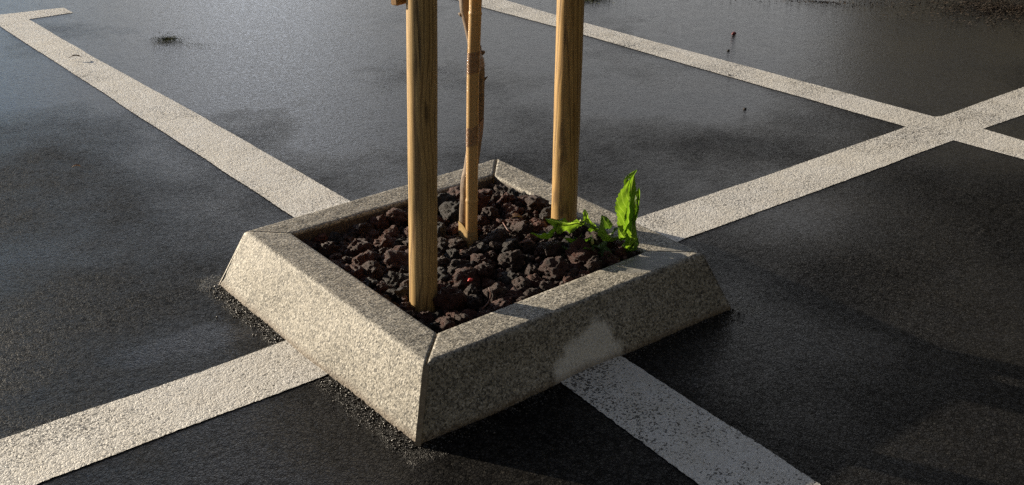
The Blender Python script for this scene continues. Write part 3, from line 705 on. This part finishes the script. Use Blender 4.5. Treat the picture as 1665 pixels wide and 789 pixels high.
tube('twig_stem', [camr * .016 + cv * .03, camr * .004 + cv * .01 + Vector((0, 0, .004)), camr * -.010 + cv * -.03 + Vector((0, 0, .010))], [.0018, .002, .0012], bpy.data.materials['twig_bark'], tw2, 8)
REDM = NT('red_petal').done((.5, .02, .015), .5)
tag(blob('red_scrap', (.372, .312, .168), .007, REDM, None, (1.3, .9, .5), 4, 2, .5), 'tiny bright red scrap between the dark rocks', 'scrap')
tag(blob('red_scrap', (3.657, 2.169, .008), .016, NT('faded_red').done((.16, .03, .028), .7), None, (1.1, .8, .5), 6, 2, .7), 'small faded red scrap lying on the wet asphalt', 'scrap')
drop_leaf((.476, 4.043, .012), (1, -.4, 0), .075, .022, DRK, 'small dark dead leaf on the white line at the upper left', seed=3)
drop_leaf((-.078, 2.377, .008), (.8, -.5, 0), .040, .016, DRY, 'tiny pale dry leaf on the asphalt left of the white line', seed=4)
k = 0
for (x, y, s) in ((2.99, 1.62, .007), (2.62, 1.2, .008), (3.36, 1.95, .008)):
    k += 1
    P_b = blob('asphalt_pebble', (x, y, s * .35), s, GREY, None, (1.2, .9, .6), k, 2, .4)
    tag(P_b, 'tiny dark pebble on the wet asphalt near the far white line', 'pebble', 'tiny pebbles on the asphalt')
MOSS = mat_simple('moss', (.025, .034, .008), (.085, .095, .020), 30, .9, .004)
def tuft(cx, cy, ax, ay, nn, rot, hgt, name, label, cat, mats, seed):
    r = random.Random(seed); V = []; F = []; c, s = math.cos(rot), math.sin(rot)
    for _ in range(nn):
        a = r.uniform(0, 6.283); q = abs(r.gauss(0, .5)); x0, y0 = ax * q * math.cos(a), ay * q * math.sin(a); X = cx + c * x0 - s * y0; Y = cy + s * x0 + c * y0
        b = r.uniform(0, 6.283); L = r.uniform(.4, 1) * hgt; w = L * .28; d = Vector((math.cos(b), math.sin(b), r.uniform(.0, .8))).normalized(); sd = Vector((-math.sin(b), math.cos(b), r.uniform(-.3, .3))) * w
        p = Vector((X, Y, .0045 + r.uniform(0, .004))); i = len(V); V += [p - sd * .6, p + sd * .6, p + d * L * .6 + sd * .5 + Vector((0, 0, .002)), p + d * L, p + d * L * .6 - sd * .5]; F.append((i, i + 1, i + 2, i + 3, i + 4))
    return tag(mesh_obj(name, V, F, mats, smooth=False), label, cat, kind='stuff')
tuft(1.03, 4.14, .095, .10, 700, 0, .013, 'moss', 'dark green moss clump on the asphalt at the upper left', 'moss', MOSS, 1)
tuft(1.10, 3.95, .40, .07, 150, -1.0, .008, 'moss', 'thin scattered moss trail beside the clump', 'moss', MOSS, 8)
tuft(3.66, 3.42, .22, .16, 1500, 0, .020, 'moss', 'green moss clump at the top edge right of the right post', 'moss', MOSS, 2)
tuft(5.5, 1.55, .75, .60, 5200, -.75, .022, 'leaf_litter', 'dark brown rotting leaf litter at the upper right edge', 'leaf litter', mat_simple('litter', (.010, .007, .004), (.055, .034, .018), 8, .8, .003), 3)
tuft(4.75, 2.35, .7, .10, 380, -.85, .022, 'leaf_litter', 'thin trail of leaf litter reaching left along the top', 'leaf litter', bpy.data.materials['litter'], 4)

# crumbs of stone and asphalt against the foot of the kerbs
V = []; F = []
for _ in range(1300):
    side = rnd.random(); u = rnd.random(); d = abs(rnd.gauss(0, .028)) + .001
    a, b, nv = (('N', 'L', (-1, 0)), ('N', 'R', (0, -1)))[side > .55]
    p = Vector(BO[a]).lerp(Vector(BO[b]), u) + Vector(nv) * (d - .004)
    if abs(p.x - .5) > .585 and abs(p.y - .5) > .56 and p.x > .9 or p.y > 1.05: continue
    if side <= .55 and (.355 < p.y < .61): continue
    if side > .55 and (.38 < p.x < .62): continue
    s = rnd.uniform(.0010, .0030); off = Vector((rnd.random() * 9, rnd.random() * 9, rnd.random() * 9)); b0 = len(V)
    for q in base: k = 1 + .5 * noise.noise(q * 1.6 + off); V.append(Vector((p.x, p.y, s * .25)) + q * s * k)
    F += [tuple(b0 + i for i in f) for f in faces]
CR = NT('crumb'); CR.done(CR.ramp(CR.noise(90, 2, .6), [(.4, (.014, .013, .012)), (.6, (.045, .038, .032)), (.75, (.17, .14, .11))]), .42, None, .6)
tag(mesh_obj('asphalt_crumbs', V, F, CR.m, smooth=False), 'wet dark crumbs of grit along the foot of the planter', 'grit', kind='stuff')

# ------------------------------------------------------------------ outside the frame: unseen blockers added to deepen shade and darken reflections
BLOCKER = mat_simple('sky_blocker', (.014, .013, .008), (.055, .050, .026), 3, .9, .05)
def sky_blocker(x0, y0, x1, y1, hgt, wid, label, seed):
    a, b = Vector((x0, y0)), Vector((x1, y1)); L = (b - a).length; t = (b - a) / L; p = Vector((-t.y, t.x)); n = int(L / .35); m = 22; V = []; F = []
    for i in range(n + 1):
        c = a.lerp(b, i / n); e = min(1, i / 3, (n - i) / 3)
        for j in range(m + 1):
            q = math.pi * j / m; u = -math.cos(q) * wid / 2 * e; z = math.sin(q) ** .6 * hgt * (.35 + .65 * e)
            k = 1 + .28 * noise.noise(Vector((c.x * .6, c.y * .6, z * .6 + seed))) + .16 * noise.noise(Vector((c.x * 2, c.y * 2, z * 2)))
            V.append((c.x + p.x * u * k, c.y + p.y * u * k, z * k - .02))
    for i in range(n):
        for j in range(m): F.append((i * (m + 1) + j, i * (m + 1) + j + 1, (i + 1) * (m + 1) + j + 1, (i + 1) * (m + 1) + j))
    o = mesh_obj('added_sky_blocker', V, F, BLOCKER); return tag(o, label, 'sky_blocker')
sky_blocker(-11, -6.5, 16, -9.5, 6.5, 2.4, 'unseen dark blocker added behind the camera to deepen the shade', 1)
sky_blocker(13.5, -8, 17, 10.5, 6.0, 2.6, 'unseen dark blocker added beyond the right edge to darken reflections', 2)
